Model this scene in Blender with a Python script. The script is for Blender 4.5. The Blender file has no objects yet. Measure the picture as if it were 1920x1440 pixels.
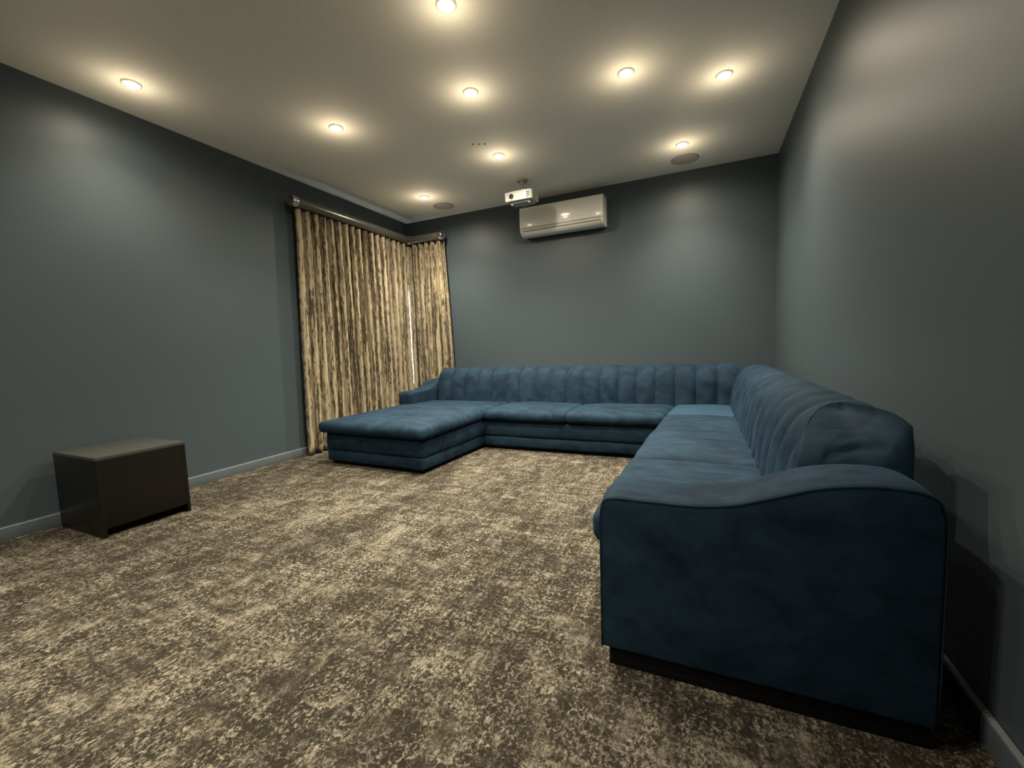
import bpy, bmesh, math, random
from mathutils import Vector, Matrix, noise as mnoise

random.seed(7)
sc = bpy.context.scene
COL = sc.collection

# ------------------------------------------------------------------ camera
ROOM_H, ROOM_W, ROOM_BACK, ROOM_FRONT = 2.7, 4.262, 0.0, -6.6
F_PX = 791.24
CAM_PITCH, CAM_ROLL, CAM_YAW = -0.0839, 0.0355, 0.4261
CAM_POS = (3.6283, -4.7526, 0.985)
rot = Matrix.Rotation(CAM_YAW, 3, 'Z') @ Matrix.Rotation(CAM_PITCH, 3, 'X') @ Matrix.Rotation(CAM_ROLL, 3, 'Y')
cd = bpy.data.cameras.new('camera'); cam = bpy.data.objects.new('camera', cd); COL.objects.link(cam)
cd.sensor_width = 36.0; cd.lens = F_PX / 1920 * 36.0; cd.clip_start = 0.02
m3 = Matrix((rot.col[0], rot.col[2], -rot.col[1])).transposed()
cam.matrix_world = Matrix.Translation(CAM_POS) @ m3.to_4x4()
sc.camera = cam

# ------------------------------------------------------------------ world, exposure
sc.view_settings.view_transform = 'Standard'
sc.view_settings.look = 'None'
sc.view_settings.gamma = 1.0
sc.view_settings.use_curve_mapping = False
sc.view_settings.exposure = 0.42
w = bpy.data.worlds.new('daylight'); sc.world = w; w.use_nodes = True
w.node_tree.nodes['Background'].inputs[0].default_value = (0.80, 0.90, 1.0, 1)
w.node_tree.nodes['Background'].inputs[1].default_value = 11.0
sc.cycles.max_bounces = 10
sc.cycles.diffuse_bounces = 8
sc.cycles.sample_clamp_indirect = 6.0
sc.cycles.use_denoising = True

SPOT_W = 150.0          # one downlight's beam
WASH_W = 84.0           # the wide soft edge of the same beam
HALO_FILL_W = 1.15         # point light added below each fitting to brighten the ceiling around it
LAMP_COL = (1.0, 0.80, 0.55)
BEAM_COL = (1.0, 0.89, 0.69)

# ------------------------------------------------------------------ node helpers
def new_mat(name):
    m = bpy.data.materials.new(name); m.use_nodes = True
    nt = m.node_tree; b = nt.nodes['Principled BSDF']
    return m, nt, b

def node(nt, t, **kw):
    n = nt.nodes.new(t)
    for k, v in kw.items():
        if k in n.inputs.keys(): n.inputs[k].default_value = v
        else: setattr(n, k, v)
    return n

def ramp(nt, src, stops):
    r = nt.nodes.new('ShaderNodeValToRGB'); el = r.color_ramp.elements
    while len(el) < len(stops): el.new(0.5)
    for e, (p, c) in zip(el, stops):
        e.position = p; e.color = (c, c, c, 1) if not isinstance(c, tuple) else (*c, 1)
    nt.links.new(src, r.inputs[0]); return r

def mapped_noise(nt, coord, scale, nscale=1.0, detail=4.0, rough=0.55, dist=0.0, rotz=0.0):
    mp = nt.nodes.new('ShaderNodeMapping'); mp.inputs['Scale'].default_value = scale
    mp.inputs['Rotation'].default_value = (0, 0, rotz)
    nt.links.new(coord, mp.inputs[0])
    n = nt.nodes.new('ShaderNodeTexNoise')
    n.inputs['Scale'].default_value = nscale; n.inputs['Detail'].default_value = detail
    n.inputs['Roughness'].default_value = rough; n.inputs['Distortion'].default_value = dist
    nt.links.new(mp.outputs[0], n.inputs['Vector']); return n.outputs[0]

def math_node(nt, op, a, b=None, c=None):
    n = nt.nodes.new('ShaderNodeMath'); n.operation = op
    for i, v in enumerate((a, b, c)):
        if v is None: continue
        if isinstance(v, (int, float)): n.inputs[i].default_value = v
        else: nt.links.new(v, n.inputs[i])
    return n.outputs[0]

def mix_col(nt, fac, a, b):
    n = nt.nodes.new('ShaderNodeMix'); n.data_type = 'RGBA'
    ins = [n.inputs[0], n.inputs[6], n.inputs[7]]
    for s, v in zip(ins, (fac, a, b)):
        if isinstance(v, tuple): s.default_value = (*v, 1)
        elif isinstance(v, (int, float)): s.default_value = v
        else: nt.links.new(v, s)
    return n.outputs[2]

def bump(nt, b, h, strength, dist=0.005):
    n = nt.nodes.new('ShaderNodeBump'); n.inputs['Strength'].default_value = strength
    n.inputs['Distance'].default_value = dist
    nt.links.new(h, n.inputs['Height']); nt.links.new(n.outputs[0], b.inputs['Normal'])

def simple(name, col, rough=0.5, metal=0.0, spec=0.5, grain=0.0):
    m, nt, b = new_mat(name)
    tc = nt.nodes.new('ShaderNodeTexCoord')
    n = mapped_noise(nt, tc.outputs['Object'], (1, 1, 1), 40, 3)
    d = tuple(c * 0.9 for c in col)
    nt.links.new(mix_col(nt, n, d, col), b.inputs['Base Color'])
    b.inputs['Roughness'].default_value = rough; b.inputs['Metallic'].default_value = metal
    b.inputs['Specular IOR Level'].default_value = spec
    if grain: bump(nt, b, mapped_noise(nt, tc.outputs['Object'], (1, 1, 1), 300, 2), grain, 0.001)
    return m

# ------------------------------------------------------------------ materials
def wall_paint():
    m, nt, b = new_mat('satin_slate_paint')
    tc = nt.nodes.new('ShaderNodeTexCoord')
    n = mapped_noise(nt, tc.outputs['Object'], (1, 1, 1), 1.1, 3, 0.5)
    nt.links.new(mix_col(nt, n, (0.046, 0.062, 0.074), (0.052, 0.069, 0.081)), b.inputs['Base Color'])
    b.inputs['Roughness'].default_value = 0.47
    b.inputs['Specular IOR Level'].default_value = 0.27
    bump(nt, b, mapped_noise(nt, tc.outputs['Object'], (1, 1, 1), 260, 2), 0.10, 0.001)
    return m

def carpet_mat():
    m, nt, b = new_mat('distressed_taupe_carpet')
    tc = nt.nodes.new('ShaderNodeTexCoord'); co = tc.outputs['Object']
    big = mapped_noise(nt, co, (2.6, 1.3, 1), 1.0, 3, 0.6, 0.4)
    mid = mapped_noise(nt, co, (13, 8.5, 1), 1.0, 4, 0.65, 0.5)
    calm = ramp(nt, mapped_noise(nt, co, (9, 6, 1), 1.0, 3, 0.6, 0.6), [(0.40, 1.0), (0.66, 0.25)]).outputs[0]
    cross = mapped_noise(nt, co, (4, 26, 1), 1.0, 3, 0.6, 0.3)
    streak = mapped_noise(nt, co, (60, 5, 1), 1.0, 3, 0.6, 0.2)
    fine = mapped_noise(nt, co, (88, 74, 1), 1.0, 3, 0.75, 0.8)
    fine = math_node(nt, 'MULTIPLY_ADD', math_node(nt, 'SUBTRACT', fine, 0.5), calm, math_node(nt, 'MULTIPLY_ADD', calm, -0.045, 0.545))
    tuft = mapped_noise(nt, co, (210, 210, 1), 1.0, 1, 0.5)
    s = math_node(nt, 'MULTIPLY', big, 0.26)
    for nz, wt in ((mid, 0.38), (cross, 0.24), (streak, 0.20), (fine, 1.30), (tuft, 0.16)):
        s = math_node(nt, 'MULTIPLY_ADD', nz, wt, s)
    s = math_node(nt, 'SUBTRACT', s, 0.785)
    r = ramp(nt, s, [(0.40, (0.016, 0.0134, 0.0100)), (0.49, (0.032, 0.0275, 0.021)),
                     (0.555, (0.074, 0.065, 0.050)), (0.615, (0.130, 0.118, 0.092)), (0.75, (0.210, 0.192, 0.150))])
    nt.links.new(r.outputs[0], b.inputs['Base Color'])
    b.inputs['Roughness'].default_value = 0.95
    b.inputs['Specular IOR Level'].default_value = 0.1
    h = math_node(nt, 'MULTIPLY_ADD', s, 0.6, tuft)
    bump(nt, b, h, 0.6, 0.004)
    return m

def velvet_mat(name='navy_velvet', lift=0.0, k=1.0):
    m, nt, b = new_mat(name)
    tc = nt.nodes.new('ShaderNodeTexCoord')
    geo = nt.nodes.new('ShaderNodeNewGeometry'); co = geo.outputs['Position']
    nap = mapped_noise(nt, co, (3.2, 5.0, 4.0), 1.3, 4, 0.6, 0.8)
    small = mapped_noise(nt, co, (7, 16, 9), 1.6, 4, 0.6, 0.4)
    s = math_node(nt, 'MULTIPLY_ADD', small, 0.45, math_node(nt, 'MULTIPLY', nap, 0.65))
    r = ramp(nt, s, [(0.385 - lift, 0.0), (0.69 - lift, 1.0)])
    nt.links.new(mix_col(nt, r.outputs[0], tuple(c * k for c in (0.0064, 0.0142, 0.0248)), tuple(c * k for c in (0.0148, 0.0325, 0.0550))), b.inputs['Base Color'])
    b.inputs['Roughness'].default_value = 0.72
    b.inputs['Specular IOR Level'].default_value = 0.06
    sw = math_node(nt, 'MULTIPLY_ADD', r.outputs[0], 0.060, 0.012)
    nt.links.new(sw, b.inputs['Sheen Weight'])
    b.inputs['Sheen Roughness'].default_value = 0.38
    b.inputs['Sheen Tint'].default_value = (0.30, 0.58, 0.98, 1)
    f = mapped_noise(nt, co, (1, 1, 1), 420, 2)
    bump(nt, b, math_node(nt, 'MULTIPLY_ADD', small, 3.0, f), 0.22, 0.0015)
    return m

def curtain_mat():
    m, nt, b = new_mat('bark_striped_curtain_cloth')
    tc = nt.nodes.new('ShaderNodeTexCoord'); uv = tc.outputs['UV']
    a = mapped_noise(nt, uv, (24, 0.5, 1), 1.0, 4, 0.62, 0.4)
    c = mapped_noise(nt, uv, (70, 14, 1), 1.0, 3, 0.7, 0.3)
    d = mapped_noise(nt, uv, (34, 3.0, 1), 1.0, 3, 0.6, 0.6)
    s = math_node(nt, 'MULTIPLY_ADD', c, 0.35, math_node(nt, 'MULTIPLY_ADD', d, 0.35, math_node(nt, 'MULTIPLY', a, 0.6)))
    r = ramp(nt, s, [(0.555, (0.040, 0.029, 0.016)), (0.62, (0.10, 0.076, 0.044)),
                     (0.655, (0.29, 0.240, 0.160)), (0.85, (0.40, 0.335, 0.228))])
    nt.links.new(r.outputs[0], b.inputs['Base Color'])
    b.inputs['Roughness'].default_value = 0.85
    b.inputs['Sheen Weight'].default_value = 0.15
    b.inputs['Specular IOR Level'].default_value = 0.2
    bump(nt, b, s, 0.7, 0.008)
    return m

M_WALL = wall_paint()
M_TRIM = simple('gloss_slate_trim_paint', (0.085, 0.105, 0.120), 0.28)
M_TOP_STRIP = simple('pale_grey_strip', (0.20, 0.21, 0.215), 0.5)
M_CEIL = simple('matt_white_ceiling_paint', (0.90, 0.895, 0.82), 0.75, spec=0.3)
M_CARPET = carpet_mat()
M_VELVET = velvet_mat()
M_VELVET_SHEEN = velvet_mat('navy_velvet_nap_sheen', 0.16, 1.45)  # lighter copy of the velvet: nap sheen painted into the base colour
M_PIPE = simple('dark_velvet_seam', (0.009, 0.019, 0.032), 0.8, spec=0.1)
M_FOOT = simple('black_plastic_foot', (0.004, 0.004, 0.0045), 0.7, spec=0.15)
M_CURTAIN = curtain_mat()
M_RAIL = simple('bronze_grey_rail', (0.16, 0.156, 0.135), 0.28, metal=0.6)
M_CHROME = simple('brushed_chrome', (0.78, 0.76, 0.70), 0.16, metal=1.0)
M_WHITE = simple('glossy_white_plastic', (0.80, 0.79, 0.74), 0.07)
M_WHITE_SATIN = simple('satin_white_plastic', (0.68, 0.67, 0.62), 0.4)
M_GREYPL = simple('warm_grey_plastic', (0.34, 0.33, 0.31), 0.45)
M_SLOT = simple('dark_slot', (0.05, 0.05, 0.048), 0.6)
M_BLACKWOOD = simple('black_brown_veneer', (0.0062, 0.0053, 0.0043), 0.32, spec=0.28)
M_TOP_REFLECT = simple('black_top_wall_reflection', (0.046, 0.046, 0.041), 0.26, spec=0.4)  # base colour lightened to stand in for the wall's reflection
M_GRILLE = simple('painted_speaker_grille', (0.50, 0.48, 0.44), 0.7)
M_WINFRAME = simple('white_window_frame', (0.75, 0.75, 0.73), 0.4)
M_LENS = simple('black_lens_barrel', (0.02, 0.02, 0.021), 0.25)

def glass_mat(name, col=(1, 1, 1), rough=0.0):
    m, nt, b = new_mat(name)
    b.inputs['Base Color'].default_value = (*col, 1); b.inputs['Roughness'].default_value = rough
    b.inputs['Transmission Weight'].default_value = 1.0; b.inputs['IOR'].default_value = 1.45
    return m
M_GLASS = glass_mat('clear_glass')
M_LENSGLASS = simple('coated_lens_glass', (0.05, 0.055, 0.06), 0.05)

def emit_mat(name, col, s):
    m, nt, b = new_mat(name)
    b.inputs['Base Color'].default_value = (0.9, 0.88, 0.8, 1)
    b.inputs['Emission Color'].default_value = (*col, 1); b.inputs['Emission Strength'].default_value = s
    return m
M_LAMP = emit_mat('lit_lamp_lens', (1.0, 0.88, 0.62), 14.0)

# ------------------------------------------------------------------ object helpers
def link(name, me, mat=None, parent=None, smooth=False):
    o = bpy.data.objects.new(name, me); COL.objects.link(o)
    if mat is not None:
        me.materials.clear(); me.materials.append(mat)
    if parent is not None: o.parent = parent
    if smooth:
        for p in me.polygons: p.use_smooth = True
    return o

def from_bm(name, bm, mat, parent=None, smooth=False, autosmooth=None):
    bmesh.ops.recalc_face_normals(bm, faces=bm.faces[:])
    me = bpy.data.meshes.new(name); bm.to_mesh(me); bm.free()
    o = link(name, me, mat, parent, smooth)
    if autosmooth is not None:
        for p in me.polygons: p.use_smooth = True
        me.set_sharp_from_angle(angle=autosmooth)
    return o

def thing(name, label, cat, loc=(0, 0, 0), group=None, rotz=0.0):
    o = bpy.data.objects.new(name, None); COL.objects.link(o); o.empty_display_size = 0.1
    o.location = loc; o.rotation_euler = (0, 0, rotz)
    o['label'] = label; o['category'] = cat
    if group: o['group'] = group
    return o

def structure(o, label=None, cat=None):
    o['kind'] = 'structure'
    if label: o['label'] = label
    if cat: o['category'] = cat
    return o

def copy_tree(o, parent=None):
    c = o.copy(); COL.objects.link(c)
    if parent is not None: c.parent = parent
    for ch in [k for k in bpy.data.objects if k.parent == o]:
        copy_tree(ch, c)
    return c

def add_box(bm, x0, x1, y0, y1, z0, z1):
    v = [bm.verts.new(p) for p in ((x0, y0, z0), (x1, y0, z0), (x1, y1, z0), (x0, y1, z0),
                                   (x0, y0, z1), (x1, y0, z1), (x1, y1, z1), (x0, y1, z1))]
    for f in ((0, 3, 2, 1), (4, 5, 6, 7), (0, 1, 5, 4), (1, 2, 6, 5), (2, 3, 7, 6), (3, 0, 4, 7)):
        bm.faces.new([v[i] for i in f])

def bevel_all(bm, w, seg=2):
    bmesh.ops.bevel(bm, geom=bm.edges[:], offset=w, segments=seg, profile=0.6, affect='EDGES')

def box(name, x0, x1, y0, y1, z0, z1, mat, parent=None, bev=0.0, seg=2):
    bm = bmesh.new(); add_box(bm, x0, x1, y0, y1, z0, z1)
    if bev: bevel_all(bm, bev, seg)
    return from_bm(name, bm, mat, parent, autosmooth=0.6 if bev else None)

def axis_frame(axis):
    a = Vector(axis).normalized()
    h = Vector((0, 0, 1)) if abs(a.z) < 0.9 else Vector((1, 0, 0))
    u = a.cross(h).normalized(); v = a.cross(u).normalized()
    return a, u, v

def add_lathe(bm, origin, axis, prof, n=32, cap0=True, cap1=True):
    """prof: (distance along axis, radius)"""
    a, u, v = axis_frame(axis); o = Vector(origin); rings = []
    for t, r in prof:
        rings.append([bm.verts.new(o + a * t + (u * math.cos(k * 2 * math.pi / n) + v * math.sin(k * 2 * math.pi / n)) * r) for k in range(n)])
    for r0, r1 in zip(rings, rings[1:]):
        for k in range(n):
            bm.faces.new((r0[k], r0[(k + 1) % n], r1[(k + 1) % n], r1[k]))
    if cap0: bm.faces.new(rings[0])
    if cap1: bm.faces.new(rings[-1][::-1])

def lathe(name, origin, axis, prof, mat, parent=None, n=32, cap0=True, cap1=True):
    bm = bmesh.new(); add_lathe(bm, origin, axis, prof, n, cap0, cap1)
    return from_bm(name, bm, mat, parent, autosmooth=0.7)

def tube(name, pts, r, mat, parent=None, n=8):
    bm = bmesh.new(); rings = []
    pts = [Vector(p) for p in pts]
    for i, p in enumerate(pts):
        d = (pts[min(i + 1, len(pts) - 1)] - pts[max(i - 1, 0)])
        a, u, v = axis_frame(d)
        rings.append([bm.verts.new(p + (u * math.cos(k * 2 * math.pi / n) + v * math.sin(k * 2 * math.pi / n)) * r) for k in range(n)])
    for r0, r1 in zip(rings, rings[1:]):
        for k in range(n):
            bm.faces.new((r0[k], r0[(k + 1) % n], r1[(k + 1) % n], r1[k]))
    bm.faces.new(rings[0]); bm.faces.new(rings[-1][::-1])
    return from_bm(name, bm, mat, parent, smooth=True)

def catmull(pts, sub=4):
    out = []
    P = [pts[0]] + list(pts) + [pts[-1]]
    for i in range(1, len(P) - 2):
        p0, p1, p2, p3 = P[i - 1], P[i], P[i + 1], P[i + 2]
        for k in range(sub):
            t = k / sub
            out.append(tuple(0.5 * (2 * b + (c - a) * t + (2 * a - 5 * b + 4 * c - d) * t * t + (3 * b - a - 3 * c + d) * t ** 3)
                             for a, b, c, d in zip(p0, p1, p2, p3)))
    out.append(tuple(pts[-1])); return out

def axis_coords(L, r, k, nmid):
    e = [r * (1 - math.cos(math.pi / 2 * i / k)) for i in range(k)]
    mid = [r + (L - 2 * r) * i / nmid for i in range(nmid + 1)]
    return e + mid + [L - x for x in reversed(e)]

def rounded(name, corners, z0, z1, r, mat, parent, crown=0.0, belly=0.0, wrinkle=0.0, cell=0.06, k=4, seed=0.0, dip=0.0):
    """upholstered block on a plan quad (front-left, front-right, back-right, back-left), rounded and puffed"""
    c = [Vector((*q, 0)) for q in corners]
    LX = ((c[1] - c[0]).length + (c[2] - c[3]).length) / 2
    LY = ((c[3] - c[0]).length + (c[2] - c[1]).length) / 2
    LZ = z1 - z0; r = min(r, LZ * 0.49)
    cx = axis_coords(LX, r, k, max(2, int(LX / cell))); cy = axis_coords(LY, r, k, max(2, int(LY / cell)))
    cz = axis_coords(LZ, r, k, max(1, int(LZ / cell)))
    bm = bmesh.new(); cache = {}
    def V(x, y, z):
        key = (round(x, 5), round(y, 5), round(z, 5))
        if key in cache: return cache[key]
        q = Vector((min(max(x, r), LX - r), min(max(y, r), LY - r), min(max(z, r), LZ - r)))
        d = Vector((x, y, z)) - q
        p = q + d.normalized() * r if d.length > 1e-9 else Vector((x, y, z))
        u, v, t = p.x / LX, p.y / LY, p.z / LZ
        bu, bv, bt = max(0, 4 * u * (1 - u)), max(0, 4 * v * (1 - v)), max(0, 4 * t * (1 - t))
        w = (c[0] * (1 - u) + c[1] * u) * (1 - v) + (c[3] * (1 - u) + c[2] * u) * v
        n = (d.normalized() if d.length > 1e-9 else Vector((0, 0, 0)))
        zz = z0 + p.z
        if t > 0.5: zz += crown * (bu ** 0.45) * (bv ** 0.45) * (2 * t - 1)
        ax = (c[1] - c[0]).normalized(); ay = (c[3] - c[0]).normalized()
        w = w + ax * n.x * belly * bt * bv ** 0.4 + ay * n.y * belly * bt * bu ** 0.4
        if wrinkle:
            s = mnoise.noise(Vector((w.x * 5 + seed, w.y * 5, zz * 7))) + 0.5 * mnoise.noise(Vector((w.x * 13, w.y * 13 + seed, zz * 15)))
            zz += wrinkle * s * abs(n.z); w = w + (ax * n.x + ay * n.y) * wrinkle * s
        cache[key] = bm.verts.new((w.x, w.y, zz)); return cache[key]
    def face(A, B, f):
        for i in range(len(A) - 1):
            for j in range(len(B) - 1):
                q = [f(A[i], B[j]), f(A[i + 1], B[j]), f(A[i + 1], B[j + 1]), f(A[i], B[j + 1])]
                if len(set(q)) == 4: bm.faces.new(q)
                elif len(set(q)) == 3: bm.faces.new(list(dict.fromkeys(q)))
    for z in (0, LZ): face(cx, cy, lambda a, b, z=z: V(a, b, z))
    for y in (0, LY): face(cx, cz, lambda a, b, y=y: V(a, y, b))
    for x in (0, LX): face(cy, cz, lambda a, b, x=x: V(x, a, b))
    return from_bm(name, bm, mat, parent, smooth=True)

# ------------------------------------------------------------------ the room
T = 0.15
W, YB, YF, H = ROOM_W, ROOM_BACK, ROOM_FRONT, ROOM_H
o = box('floor', -T, W + T, YF - T, YB + T, -0.12, 0.0, M_CARPET); structure(o, 'taupe and beige distressed pattern carpet floor', 'floor')
o = box('ceiling', -T, W + T, YF - T, YB + T, H, H + 0.12, M_CEIL); structure(o, 'flat white ceiling with scattered downlights', 'ceiling')

# corner window opening behind the curtains (both walls run glass to glass into the corner)
WZ0, WZ1, WY0, WX1 = 0.50, 2.24, -1.55, 0.52
bm = bmesh.new()
add_box(bm, -T, 0, YF - T, WY0, 0, H); add_box(bm, -T, 0, WY0, YB, 0, WZ0); add_box(bm, -T, 0, WY0, YB, WZ1, H)
o = from_bm('wall_left', bm, M_WALL); structure(o, 'dark slate grey painted wall on the left', 'wall')
bm = bmesh.new()
add_box(bm, WX1, W + T, YB, YB + T, 0, H); add_box(bm, -T, WX1, YB, YB + T, 0, WZ0); add_box(bm, -T, WX1, YB, YB + T, WZ1, H)
o = from_bm('wall_back', bm, M_WALL); structure(o, 'dark slate grey painted wall behind the sofa', 'wall')
o = box('wall_right', W, W + T, YF - T, YB, 0, H, M_WALL); structure(o, 'dark slate grey painted wall on the right', 'wall')
o = box('wall_front', 0, W, YF - T, YF, 0, H, M_WALL); structure(o, 'dark slate grey wall behind the camera', 'wall')

def baseboard(name, pts, label):
    """pts: x0,x1,y0,y1; moulded top: small flat step topped by a pale grey strip"""
    x0, x1, y0, y1 = pts
    o = box(name, x0, x1, y0, y1, 0.0, 0.070, M_TRIM, bev=0.003)
    structure(o, label, 'baseboard')
    e = 0.001
    box('top_strip', x0 + (e if name != 'baseboard_right' else 0.002), x1 - 0.003, y0 + 0.003, y1 - 0.001, 0.0695, 0.0735, M_TOP_STRIP, o, 0.001)  # pale grey strip over the baseboard's top face
    return o
BT = 0.020
baseboard('baseboard_left', (0.0, BT, YF, YB - BT), 'slate grey baseboard along the left wall')
baseboard('baseboard_right', (W - BT, W, YF, YB - BT), 'slate grey baseboard along the right wall')
baseboard('baseboard_back', (0.0, W, YB - BT, YB), 'slate grey baseboard along the back wall')

def window(name, label, a):
    fr = bmesh.new(); d0, d1 = 0.05, 0.10
    if a == 'left':
        add_box(fr, -d1, -d0, WY0, WY0 + 0.05, WZ0, WZ1)
        add_box(fr, -d1, -d0, WY0 + 0.05, YB + 0.05, WZ0, WZ0 + 0.05); add_box(fr, -d1, -d0, WY0 + 0.05, YB + 0.05, WZ1 - 0.05, WZ1)
        pane = (-0.078, -0.072, WY0 + 0.05, YB + 0.072, WZ0 + 0.05, WZ1 - 0.05)
    else:
        add_box(fr, WX1 - 0.05, WX1, d0, d1, WZ0, WZ1)
        add_box(fr, -0.05, WX1 - 0.05, d0, d1, WZ0, WZ0 + 0.05); add_box(fr, -0.05, WX1 - 0.05, d0, d1, WZ1 - 0.05, WZ1)
        pane = (-0.078, WX1 - 0.05, 0.072, 0.078, WZ0 + 0.05, WZ1 - 0.05)
    o = from_bm(name, fr, M_WINFRAME); structure(o, label, 'window')
    box('pane', *pane, M_GLASS, o)
window('window_1', 'bright corner window behind the wide curtain', 'left')
window('window_2', 'bright corner window behind the narrow curtain', 'back')

# ------------------------------------------------------------------ sofa
sofa = thing('sectional_sofa', 'large U-shaped navy velvet sectional sofa with channel-tufted back and chaise', 'sofa', (2.2, -1.2, 0))
SO = Vector((2.2, -1.2, 0))
class _P:  # parts are built in world coordinates and shifted under the sofa's origin
    pass
def sofa_part(o):
    o.parent = sofa; o.location = -SO; return o

ST, SB = 0.385, 0.285     # seat cushion edge heights
def cushion(corners, crown=0.028, seed=0.0, z1=ST, z0=SB, r=0.034, wr=0.005, mat=None):
    return sofa_part(rounded('seat_cushion', corners, z0, z1, r, mat or M_VELVET, None, crown=crown, belly=0.012, wrinkle=wr, seed=seed, cell=0.04))
def base_panel(corners, seed=0.0):
    a = sofa_part(rounded('base_panel', corners, 0.128, SB + 0.004, 0.026, M_VELVET, None, belly=0.010, wrinkle=0.003, seed=seed, cell=0.08, k=3)); return a
def kick_panel(corners, seed=0.0):
    return sofa_part(rounded('kick_panel', corners, 0.030, 0.133, 0.014, M_VELVET, None, belly=0.004, wrinkle=0.002, seed=seed, cell=0.09, k=2))
def foot_rail(corners):
    return sofa_part(rounded('foot_rail', corners, 0.0, 0.034, 0.004, M_FOOT, None, cell=0.3, k=1))
def inset(q, d):
    c = sum((Vector(p) for p in q), Vector((0, 0))) / 4
    return [tuple(Vector(p) + Vector((d if p[0] < c.x else -d, d if p[1] < c.y else -d))) for p in q]

# chaise
chaise = [(0.510, -2.005), (1.590, -2.040), (1.655, -1.075), (0.555, -0.93)]
chb = [(0.510, -2.005), (1.590, -2.040), (1.655, -0.45), (0.560, -0.45)]
base_panel(inset(chb, -0.006), 1.0); kick_panel(inset(chb, 0.000), 2.0); foot_rail(inset(chb, 0.03))
cushion([(0.462, -2.050), (1.632, -2.085), (1.655, -0.46), (0.515, -0.46)], crown=0.034, seed=3.0)
# back run
bk = [(1.640, -1.080), (3.36, -1.080), (3.36, -0.30), (1.640, -0.30)]
base_panel([(1.640, -1.086), (3.36, -1.086), (3.36, -0.30), (1.640, -0.30)], 4.0)
kick_panel(bk, 5.0); foot_rail([(1.640, -1.050), (3.36, -1.050), (3.36, -0.30), (1.640, -0.30)])
cushion([(1.660, -1.120), (2.496, -1.118), (2.496, -0.44), (1.660, -0.44)], seed=6.0)
cushion([(2.500, -1.118), (3.338, -1.110), (3.385, -0.44), (2.500, -0.44)], seed=7.0)
# right run
rt = [(3.330, -3.33), (4.10, -3.33), (4.10, -0.30), (3.352, -0.30)]
base_panel([(3.338, -3.33), (4.10, -3.33), (4.10, -0.30), (3.360, -0.30)], 8.0)
kick_panel(rt, 9.0); foot_rail([(3.36, -3.33), (4.08, -3.33), (4.08, -0.30), (3.38, -0.30)])
cushion([(3.345, -1.085), (3.905, -1.085), (3.905, -0.44), (3.390, -0.44)], seed=10.0, z1=ST + 0.004, mat=M_VELVET_SHEEN)
cushion([(3.318, -1.745), (3.895, -1.745), (3.905, -1.090), (3.342, -1.090)], seed=11.0, z1=ST + 0.008)
cushion([(3.292, -2.535), (3.890, -2.535), (3.895, -1.750), (3.312, -1.750)], seed=12.0, z1=ST + 0.014)
cushion([(3.272, -3.325), (3.890, -3.325), (3.890, -2.540), (3.288, -2.540)], seed=13.0, z1=ST + 0.012)

# backrest profile: (depth from the face foot, height)
PROF = catmull([(0.000, 0.375), (0.012, 0.50), (0.030, 0.61), (0.066, 0.695), (0.125, 0.745), (0.190, 0.768), (0.240, 0.766), (0.264, 0.744)], 3)
def prof_normals(P):
    out = []
    for i in range(len(P)):
        a, b = P[max(i - 1, 0)], P[min(i + 1, len(P) - 1)]
        t = Vector((b[0] - a[0], b[1] - a[1])).normalized()
        out.append(Vector((-t.y, t.x)))
    return out
PN = prof_normals(PROF)
CH = 0.179
def core(name, L, place, parent_fn):
    """the frame under the channels, closed solid"""
    bm = bmesh.new(); rings = []
    P = [(d - n.x * -0.0 + 0.006 * -n.x, z - 0.006 * n.y) for (d, z), n in zip(PROF, PN)] + [(0.268, 0.70), (0.268, 0.05), (0.06, 0.05), (0.03, 0.33)]
    for s in (0.0, L):
        rings.append([bm.verts.new(place(s, d, z)) for d, z in P])
    n = len(P)
    for k in range(n):
        bm.faces.new((rings[0][k], rings[0][(k + 1) % n], rings[1][(k + 1) % n], rings[1][k]))
    bm.faces.new(rings[0]); bm.faces.new(rings[1][::-1])
    return parent_fn(from_bm(name, bm, M_VELVET, autosmooth=0.5))
def channel_mesh(wd, place, puff=0.024, n=14, lead=0.0):
    bm = bmesh.new(); grid = []
    for (d, z), nn in zip(PROF, PN):
        row = []
        for j in range(n + 1):
            t = 0.5 - 0.5 * math.cos(math.pi * j / n); u = (2 * t - 1)
            h = puff * (1 - abs(u) ** 2.8) * (1 - 0.75 * max(0, d - 0.10) / 0.165) - 0.004
            wob = 0.003 * mnoise.noise(Vector((t * 3, z * 7, wd * 10)))
            row.append(bm.verts.new(place(t * wd, d + nn.x * (h + wob), z + nn.y * (h + wob))))
        grid.append(row)
    for a, b in zip(grid, grid[1:]):
        for j in range(n): bm.faces.new((a[j], a[j + 1], b[j + 1], b[j]))
    bmesh.ops.recalc_face_normals(bm, faces=bm.faces[:])
    me = bpy.data.meshes.new('channel'); bm.to_mesh(me); bm.free()
    for p in me.polygons: p.use_smooth = True
    me.materials.append(M_VELVET); return me

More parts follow.
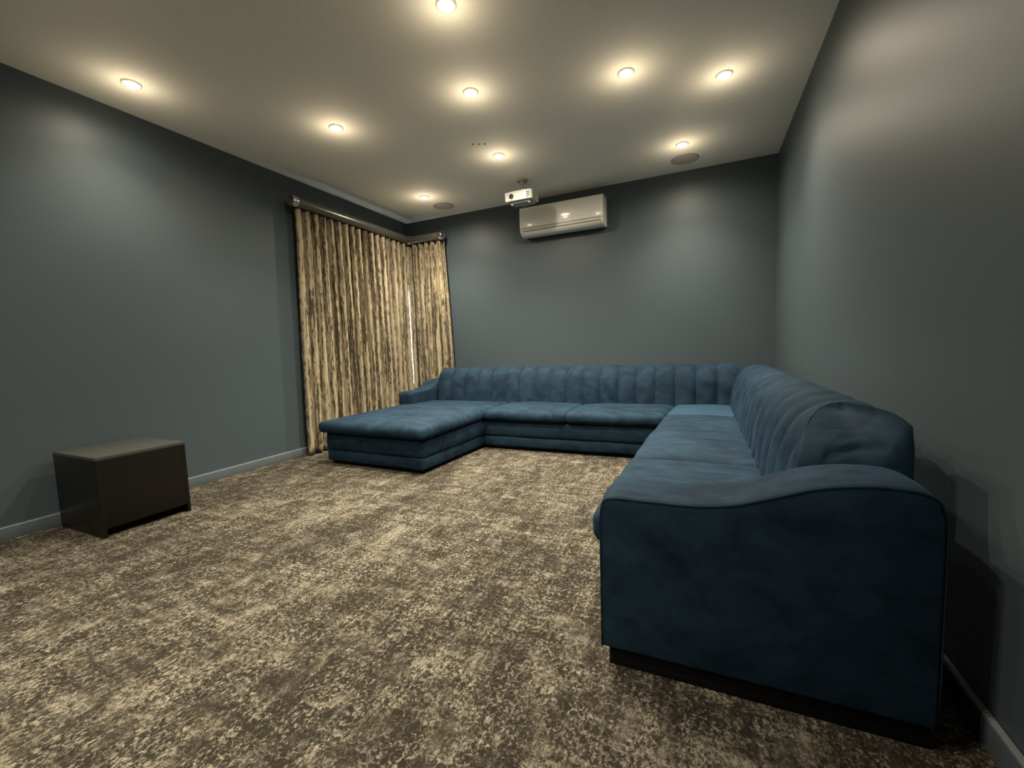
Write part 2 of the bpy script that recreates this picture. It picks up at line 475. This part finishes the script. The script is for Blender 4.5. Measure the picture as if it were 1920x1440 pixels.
BX0, BY0 = 0.700, -0.495
NB = 18
back_place = lambda s, d, z: (BX0 + s, BY0 + d, z)
brest = core('backrest', CH * NB - 0.02, back_place, sofa_part)
cm = channel_mesh(CH - 0.001, lambda s, d, z: (s, d, z))
for i in range(NB):
    gap = 0.008 if i >= 15 else 0.0
    c = link('channel', cm, parent=brest); c.location = (BX0 + i * CH + gap, BY0, 0)
RX0, RY0 = 3.866, -3.33
NR = 16
CR = (-0.52 - RY0) / NR
right_place = lambda s, d, z: (RX0 + d, RY0 + s, z)
def end_cut(d, z):
    # the near end of the right backrest is rounded off: its seam runs back as it climbs
    a = max(0.0, min(1.0, (z - 0.58) / 0.18)); b = max(0.0, min(1.0, (0.262 - d) / 0.10))
    return 0.235 * a ** 2.3 * b
rrest = core('backrest', CR * NR + 0.28 - 0.26, lambda s, d, z: (RX0 + d, RY0 + 0.26 + s, z), sofa_part)
box('end_block', RX0 + 0.03, RX0 + 0.262, RY0 + 0.012, RY0 + 0.262, 0.05, 0.600, M_VELVET, rrest, 0.01)
cm2 = channel_mesh(CR - 0.001, lambda s, d, z: (d, s, z), puff=0.024)
for i in range(2, NR):
    c = link('channel', cm2, parent=rrest); c.location = (RX0, RY0 + i * CR, 0)
for i in range(2):   # the two channels the rounded end cuts short
    me = channel_mesh(CR - 0.001, lambda s, d, z, i=i: (d, max(s, end_cut(d, z) - i * CR), z), puff=0.024)
    c = link('channel', me, parent=rrest); c.location = (RX0, RY0 + i * CR, 0)
# end panels of the two backrests: gathered cloth over the profile
def end_panel(place, sgn, parent, cut=lambda d, z: 0.0, lip=0.0):
    tp = lambda d: lip * max(0.0, min(1.0, (0.262 - d) / 0.11))
    P = [(d + n.x * tp(d), z + n.y * tp(d)) for (d, z), n in zip(PROF, PN)] + [(0.270, 0.68), (0.270, 0.60), (0.270, 0.375)]
    P = P + [(0.270 - 0.270 * k / 5, 0.375) for k in range(1, 5)]
    cen = Vector((0.16, 0.55)); bm = bmesh.new(); rings = []
    creases = [((0.115, 0.716), (0.205, 0.724), 0.010), ((0.12, 0.690), (0.205, 0.699), 0.009), ((0.085, 0.652), (0.215, 0.682), 0.016)]
    NRG = 24
    for k in range(NRG):
        f = 1 - k / NRG; ring = []
        for d, z in P:
            q = cen + (Vector((d, z)) - cen) * f
            b = 0.016 * (1 - f ** 4) + 0.004 * (1 - f ** 6) * mnoise.noise(Vector((q.x * 14, q.y * 20, 1)))
            for c0, c1, dep in creases:
                c0, c1 = Vector(c0), Vector(c1); e = c1 - c0
                t = max(0, min(1, (q - c0).dot(e) / e.dot(e))); r = (q - c0 - e * t).length
                b -= dep * math.exp(-(r / 0.0075) ** 2) * (1 - f ** 10)
            ring.append(bm.verts.new(place(-sgn * b + cut(q.x, q.y), q.x, q.y)))
        rings.append(ring)
    n = len(P)
    for a, b in zip(rings, rings[1:]):
        for k in range(n): bm.faces.new((a[k], a[(k + 1) % n], b[(k + 1) % n], b[k]))
    bm.faces.new(rings[-1])
    return from_bm('end_panel', bm, M_VELVET, parent, smooth=True)
end_panel(lambda s, d, z: (RX0 + d, RY0 + s, z), 1, rrest, end_cut, 0.018)
end_panel(lambda s, d, z: (BX0 + s, BY0 + d, z), 1, brest)

# armrests: side profile (distance from the front edge, height)
AP = catmull([(0.0, 0.46), (0.004, 0.505), (0.022, 0.533), (0.06, 0.540), (0.13, 0.540), (0.24, 0.541), (0.31, 0.547), (0.38, 0.562),
              (0.485, 0.600), (0.535, 0.618), (0.59, 0.630), (0.655, 0.637), (0.725, 0.634), (0.765, 0.618), (0.785, 0.585), (0.790, 0.54)], 3)
AW = 0.20
def armrest(place, outer, parent):
    """place(a, t, z): a along the depth, t across (0 inner, 1 outer)"""
    P = [(0.0, 0.058), (0.0, 0.20), (0.0, 0.36)] + AP + [(0.790, 0.40), (0.790, 0.20), (0.790, 0.058)]
    cen = Vector((0.40, 0.30)); bm = bmesh.new(); rings = []
    secs = [(0.0, 0.012), (0.004, 0.004), (0.014, 0.0), (0.05, -0.003), (0.10, -0.004), (0.15, -0.003), (0.186, 0.0), (0.196, 0.004), (0.20, 0.012)]
    for t, ins in secs:
        ring = []
        for a, z in P:
            d = cen - Vector((a, z)); 
            sx = ins if a < 0.01 else (-ins if a > 0.78 else 0)
            sz = -ins if z > 0.45 and 0.0 < a < 0.79 else (ins if z < 0.06 else 0)
            ring.append(bm.verts.new(place(a + sx, t, z + sz)))
        rings.append(ring)
    n = len(P)
    for a, b in zip(rings, rings[1:]):
        for k in range(n): bm.faces.new((a[k], a[(k + 1) % n], b[(k + 1) % n], b[k]))
    for ring in (rings[0], rings[-1]): bm.faces.new(ring)
    arm = parent(from_bm('armrest', bm, M_VELVET, autosmooth=0.9))
    pts = [place(a + (0.004 if a < 0.01 else (-0.004 if a > 0.78 else 0)), outer * AW + (0.0015 if outer else -0.0015), z - (0.005 if z > 0.45 else 0)) for a, z in P]
    tube('piping', pts, 0.0015, M_PIPE, arm, 6)
    return arm
ra = armrest(lambda a, t, z: (3.343 + a, -3.33 - t, z), 1, sofa_part)
o = sofa_part(rounded('foot_rail', [(3.366, -3.515), (4.124, -3.515), (4.124, -3.35), (3.364, -3.35)], 0.0, 0.064, 0.004, M_FOOT, None, cell=0.3, k=1))
la = armrest(lambda a, t, z: (0.690 - t, -0.955 + a, z), 1, sofa_part)

# ------------------------------------------------------------------ black box cabinet by the left wall
cab = thing('box_cabinet', 'plain black wooden box cabinet standing on the carpet by the left wall', 'cabinet', (0.31, -3.40, 0))
X0, X1, Y0, Y1, ZT = -0.245, 0.262, -0.222, 0.222, 0.462
box('side_panel', X0, X1, Y0, Y0 + 0.018, 0.0, ZT - 0.018, M_BLACKWOOD, cab, 0.0015)
box('side_panel', X0, X1, Y1 - 0.018, Y1, 0.0, ZT - 0.018, M_BLACKWOOD, cab, 0.0015)
box('front_panel', X1 - 0.020, X1 - 0.0005, Y0 + 0.018, Y1 - 0.018, 0.052, ZT - 0.018, M_BLACKWOOD, cab, 0.0015)
box('back_panel', X0, X0 + 0.012, Y0 + 0.018, Y1 - 0.018, 0.01, ZT - 0.018, M_BLACKWOOD, cab)
box('bottom_panel', X0 + 0.012, X1 - 0.060, Y0 + 0.018, Y1 - 0.018, 0.048, 0.066, M_BLACKWOOD, cab)
box('plinth', X1 - 0.075, X1 - 0.060, Y0 + 0.018, Y1 - 0.018, 0.0, 0.048, M_FOOT, cab)
box('top_panel', X0, X1, Y0, Y1, ZT - 0.018, ZT, M_TOP_REFLECT, cab, 0.002)

# ------------------------------------------------------------------ curtains and rail
RZ, RR, RO = 2.436, 0.046, 0.125
rail = thing('curtain_rail', 'thick round bronze grey curtain rail with chrome ends turning the left corner', 'curtain rail', (RO, -RO, RZ))
lathe('rail', (0, -1.700, 0), (0, 1, 0), [(0, RR), (1.690, RR)], M_RAIL, rail, 32)
lathe('rail', (0.010, 0, 0), (1, 0, 0), [(0, RR), (0.470, RR)], M_RAIL, rail, 32)
capP = [(0, 0.040), (0.003, 0.048), (0.008, 0.051), (0.050, 0.051), (0.055, 0.048), (0.057, 0.040)]
lathe('end_cap', (0, -1.750, 0), (0, 1, 0), capP, M_CHROME, rail, 32)
lathe('end_cap', (0.468, 0, 0), (1, 0, 0), capP, M_CHROME, rail, 32)
lathe('corner_joint', (0, 0, -0.051), (0, 0, 1), [(0, 0.034), (0.006, 0.044), (0.016, 0.050), (0.086, 0.050), (0.096, 0.044), (0.102, 0.034)], M_CHROME, rail, 32)
for y in (-1.60, -0.80):
    box('bracket', -RO, -0.030, y - 0.012, y + 0.012, -0.012, 0.012, M_RAIL, rail, 0.002)
box('bracket', 0.40, 0.424, 0.030, RO, -0.012, 0.012, M_RAIL, rail, 0.002)

def curtain(name, label, L, folds, place, flare0, flare1, seed, ztop=2.384, zbot=0.014):
    """L: width on the rail; place(s, depth, z) -> point"""
    per = 16; nc = folds * per; nr = 46
    bm = bmesh.new(); uvl = bm.loops.layers.uv.new('UVMap'); grid = []; U = []
    for i in range(nr + 1):
        f = i / nr; z = ztop + (zbot - ztop) * f; row = []; us = []; u = 0; prev = None
        for j in range(nc + 1):
            t = j / nc; ph = t * folds * 2 * math.pi
            wand = 1.1 * f * mnoise.noise(Vector((t * folds * 0.55 + seed, f * 1.1, seed)))
            amp = (0.034 + 0.006 * min(1, f * 2.2)) * (1 + 0.22 * mnoise.noise(Vector((t * folds * 0.8, f * 0.9 + seed, 3.1))))
            s = t * L + (t - 0.5) * 0 + flare1 * f * max(0, t - 0.6) / 0.4 - flare0 * f * max(0, 0.4 - t) / 0.4
            s += 0.016 * f * mnoise.noise(Vector((t * folds * 0.9 + seed, f * 2.0, 7.7)))
            d = amp * math.sin(ph + wand); s -= (0.30 - 0.12 * f) * L / folds / 2 * math.sin(2 * (ph + wand)) * 0.5
            rag = 0.0042 * mnoise.noise(Vector((t * folds * 3.1 + seed, z * 16, 0.3))) + 0.003 * mnoise.noise(Vector((t * folds * 7, z * 40, seed)))
            s += rag * 1.3; d += rag
            p = Vector(place(s, d, z)); row.append(bm.verts.new(p))
            q = Vector((s, d))
            if i == nr // 3 or True:
                if prev is not None: u += (q - prev).length
                prev = q
            us.append(u)
        grid.append(row); U.append(us)
    ref = U[nr // 3]
    for i in range(nr):
        for j in range(nc):
            fc = bm.faces.new((grid[i][j], grid[i][j + 1], grid[i + 1][j + 1], grid[i + 1][j]))
            for lp, (ii, jj) in zip(fc.loops, ((i, j), (i, j + 1), (i + 1, j + 1), (i + 1, j))):
                lp[uvl].uv = (ref[jj] + seed, (ztop - (ztop - zbot) * ii / nr))
    me = bpy.data.meshes.new(name); bm.normal_update(); bm.to_mesh(me); bm.free()
    o = link(name, me, M_CURTAIN, smooth=True)
    md = o.modifiers.new('thickness', 'SOLIDIFY'); md.thickness = 0.003
    o['label'] = label; o['category'] = 'curtain'; o['group'] = 'striped curtains in the left corner'
    return o
curtain('curtain', 'wide tan and brown streaked curtain hanging on the left wall', 1.66, 17,
        lambda s, d, z: (0.082 + d, -1.800 + s, z), 0.055, 0.0, 1.0)
curtain('curtain', 'narrow tan and brown streaked curtain hanging on the back wall behind the sofa', 0.560, 6,
        lambda s, d, z: (0.064 + s - 0.034 * max(0, min(1, (z - 1.80) / 0.06)) * max(0, 1 - s / 0.12), -0.082 - d, z), 0.0, 0.10, 5.0)

# ------------------------------------------------------------------ air conditioner
ac = thing('air_conditioner', 'white wall-mounted split air conditioner high on the back wall', 'air conditioner', (2.222, 0, 2.41))
def extrude_x(name, prof, x0, x1, mat, parent, bev=0.0):
    bm = bmesh.new(); r0 = [bm.verts.new((x0, y, z)) for y, z in prof]; r1 = [bm.verts.new((x1, y, z)) for y, z in prof]
    n = len(prof)
    for k in range(n): bm.faces.new((r0[k], r0[(k + 1) % n], r1[(k + 1) % n], r1[k]))
    bm.faces.new(r0); bm.faces.new(r1[::-1])
    if bev: bevel_all(bm, bev, 2)
    return from_bm(name, bm, mat, parent, autosmooth=0.5)
def offset_strip(P, th):
    out = []
    for i in range(len(P)):
        a, b = P[max(i - 1, 0)], P[min(i + 1, len(P) - 1)]
        t = Vector((b[0] - a[0], b[1] - a[1])).normalized(); out.append((P[i][0] + t.y * th, P[i][1] - t.x * th))
    return out
front = catmull([(-0.165, 0.158), (-0.188, 0.150), (-0.196, 0.120), (-0.200, 0.05), (-0.199, -0.02), (-0.194, -0.072)], 4)
lower = catmull([(-0.193, -0.078), (-0.184, -0.105), (-0.166, -0.132), (-0.135, -0.152), (-0.09, -0.160)], 4)
AL, AR = 0.495, 0.452
body_prof = [(0, 0.158)] + [(y + 0.008, z) for y, z in front] + [(y + 0.010, z + 0.004) for y, z in lower] + [(-0.03, -0.150), (0, -0.135)]
extrude_x('body', body_prof, -AL, AR, M_WHITE_SATIN, ac)
extrude_x('front_panel', front + [(y + 0.007, z) for y, z in reversed(front)], -AL + 0.001, AR - 0.001, M_WHITE, ac)
extrude_x('air_flap', lower[2:] + [(y + 0.006, z + 0.003) for y, z in reversed(lower[2:])], -AL + 0.035, AR - 0.035, M_WHITE, ac)
lo2 = lower
for sx0, sx1 in ((-AL, -AL + 0.032), (AR - 0.032, AR)):
    extrude_x('end_cap', lo2 + [(y + 0.008, z + 0.004) for y, z in reversed(lo2)], sx0, sx1, M_WHITE, ac)
extrude_x('flap_slot', [(-0.1862, -0.103), (-0.1832, -0.109), (-0.176, -0.106), (-0.179, -0.100)], -AL + 0.034, AR - 0.034, M_SLOT, ac)

# ------------------------------------------------------------------ projector
pj = thing('projector', 'small white projector hanging from the ceiling beside the air conditioner', 'projector', (1.930, -0.60, 2.525))
pj.rotation_euler = (math.radians(3), 0, math.radians(0))
bm = bmesh.new()
# plan outline with softly bowed front
plan = [(-0.148, -0.098), (-0.08, -0.104), (0.0, -0.106), (0.08, -0.104), (0.132, -0.098), (0.148, -0.080), (0.148, 0.100), (-0.148, 0.100)]
lo = [bm.verts.new((x * 0.985, y * 0.985, -0.044)) for x, y in plan]; hi = [bm.verts.new((x, y, 0.044)) for x, y in plan]
n = len(plan)
for k in range(n): bm.faces.new((lo[k], lo[(k + 1) % n], hi[(k + 1) % n], hi[k]))
bm.faces.new(lo[::-1]); bm.faces.new(hi)
bevel_all(bm, 0.006, 3)
from_bm('case', bm, M_WHITE_SATIN, pj, autosmooth=0.6)
bm = bmesh.new()
pl = [(-0.11, -0.075), (0.12, -0.075), (0.13, 0.085), (-0.12, 0.085)]
lo = [bm.verts.new((x * 0.86, y * 0.86, -0.064)) for x, y in pl]; hi = [bm.verts.new((x, y, -0.043)) for x, y in pl]
for k in range(4): bm.faces.new((lo[k], lo[(k + 1) % 4], hi[(k + 1) % 4], hi[k]))
bm.faces.new(lo[::-1]); bm.faces.new(hi)
bevel_all(bm, 0.004, 2)
from_bm('belly', bm, M_GREYPL, pj, autosmooth=0.6)
lr = lathe('lens_ring', (-0.072, -0.101, -0.004), (0, -1, 0), [(0, 0.036), (0.008, 0.036), (0.011, 0.033), (0.011, 0.026), (0.004, 0.024)], M_WHITE_SATIN, pj, 32, True, False)
lathe('lens_barrel', (-0.072, -0.099, -0.004), (0, -1, 0), [(0, 0.0245), (0.010, 0.0245), (0.010, 0.020), (0.005, 0.017)], M_LENS, pj, 32, True, False)
lathe('lens', (-0.072, -0.100, -0.004), (0, -1, 0), [(0, 0.018), (0.004, 0.017), (0.007, 0.012), (0.0085, 0.005), (0.009, 0.001)], M_LENSGLASS, pj, 24)
for k in range(6):
    for q in range(2):
        x = 0.090 + q * 0.018
        box('vent_slot', x, x + 0.013, -0.1068 + 0.002 * q, -0.097, -0.028 + k * 0.0098, -0.0235 + k * 0.0098, M_SLOT, pj)
for x, y in ((-0.09, -0.05), (0.10, -0.05), (0.0, 0.06)):
    lathe('foot', (x, y, -0.060), (0, 0, -1), [(0, 0.010), (0.010, 0.010), (0.014, 0.007)], M_WHITE_SATIN, pj, 16)
lathe('mount_pole', (0.005, 0.01, 0.040), (0, 0, 1), [(0, 0.016), (0.085, 0.016), (0.085, 0.022), (0.118, 0.022)], M_GREYPL, pj, 20)
lathe('mount_collar', (0.005, 0.01, 0.040), (0, 0, 1), [(0, 0.022), (0.012, 0.022)], M_LENS, pj, 20)
mp = lathe('mount_plate', (0.005, 0.018, 0.156), (0, 0, 1), [(0, 0.045), (0.004, 0.055), (0.017, 0.058)], M_GREYPL, pj, 28)
for a in range(3):
    ang = a * 2 * math.pi / 3 + 0.4
    tube('mount_arm', [(0.005, 0.01, 0.060), (0.005 + 0.04 * math.cos(ang), 0.01 + 0.04 * math.sin(ang), 0.056), (0.005 + 0.075 * math.cos(ang), 0.01 + 0.075 * math.sin(ang), 0.043)], 0.005, M_GREYPL, pj, 8)

# ------------------------------------------------------------------ ceiling fittings
def speaker(loc, label):
    s = thing('ceiling_speaker', label, 'speaker', loc, 'round ceiling speakers')
    lathe('trim_ring', (0, 0, 0), (0, 0, -1), [(0, 0.122), (0.004, 0.122), (0.006, 0.118), (0.006, 0.110), (0.002, 0.108)], M_GREYPL, s, 48, True, False)
    lathe('grille', (0, 0, 0), (0, 0, -1), [(0, 0.109), (0.004, 0.109), (0.0055, 0.08), (0.006, 0.02)], M_GRILLE, s, 48)
speaker((0.82, -0.35, H), 'flush round speaker in the ceiling corner above the curtains')
speaker((3.47, -0.30, H), 'flush round speaker in the ceiling above the sofa corner, right of the air conditioner')

plug = thing('ceiling_plug', 'tiny dark screw plugs in the ceiling between two downlights', 'plug', (1.916, -1.477, H))
for dx in (-0.045, 0.0, 0.045):
    lathe('screw_plug', (dx, dx * 0.5, 0), (0, 0, -1), [(0, 0.008), (0.003, 0.008), (0.004, 0.005)], M_SLOT, plug, 12)

def downlight(loc, label=None, group='recessed ceiling downlights'):
    d = thing('downlight', label or '', 'downlight', loc, group)
    lathe('trim_ring', (0, 0, 0), (0, 0, -1), [(0, 0.052), (0.004, 0.052), (0.008, 0.047), (0.008, 0.041), (0.002, 0.037)], M_WHITE_SATIN, d, 32, True, False)
    lathe('lamp', (0, 0, 0), (0, 0, -1), [(0, 0.036), (0.006, 0.036), (0.014, 0.031), (0.019, 0.020), (0.021, 0.006)], M_LAMP, d, 24)
    return d
spots_visible = [   # position, (beam, wash) share of the nominal output, label
    ((0.40, -3.18), (0.34, 0.28), 'lit downlight nearest the left wall, above the black cabinet'),
    ((1.09, -2.22), (0.90, 0.50), 'lit downlight left of the middle of the ceiling, second from the left'),
    ((2.46, -2.81), (1.20, 0.30), 'lit downlight cut by the top edge of the photo'),
    ((2.21, -2.13), (1.40, 0.55), 'lit downlight just below the one cut by the photo top edge'),
    ((1.97, -1.21), (1.50, 1.60), 'lit downlight in front of the projector'),
    ((0.80, -0.70), (1.00, 1.05), 'lit downlight near the curtain corner beside the left round speaker'),
    ((3.18, -1.85), (0.60, 0.20), 'lit downlight right of the ceiling middle, left one of the upper right pair'),
    ((3.75, -1.53), (0.62, 0.25), 'lit downlight nearest the right wall, right one of the upper right pair'),
    ((3.46, -0.63), (0.75, 0.72), 'lit downlight above the sofa corner beside the right round speaker')]
spots_added = [((1.20, -4.10), (0.35, 0.35), 'added unseen downlight outside the frame, towards the left wall behind the black cabinet'),  # unseen downlights added to light the near end of the room
                ((2.60, -4.45), (0.90, 0.40), 'added unseen downlight outside the frame, above the carpet beside the near sofa arm'),
                ((1.70, -5.40), (1.60, 1.30), 'added unseen downlight outside the frame, above the carpet at the front wall')]
def lamp_lights(x, y, k):
    for nm, watts, col, ang, dz, rad in (('downlight_beam', SPOT_W * k[0], BEAM_COL, 112, 0.030, 0.03), ('downlight_wash', WASH_W * k[1], BEAM_COL, 173, 0.030, 0.03),
                                         ('downlight_halo_fill', HALO_FILL_W, LAMP_COL, None, 0.150, 0.03)):
        l = bpy.data.lights.new(nm, 'SPOT' if ang else 'POINT')
        l.energy = watts; l.color = col; l.shadow_soft_size = rad
        if ang: l.spot_size = math.radians(ang); l.spot_blend = 1.0
        o = bpy.data.objects.new(nm, l); o.location = (x, y, H - dz); COL.objects.link(o)
for (x, y), k, lab in spots_visible + spots_added:
    downlight((x, y, H), lab); lamp_lights(x, y, k)
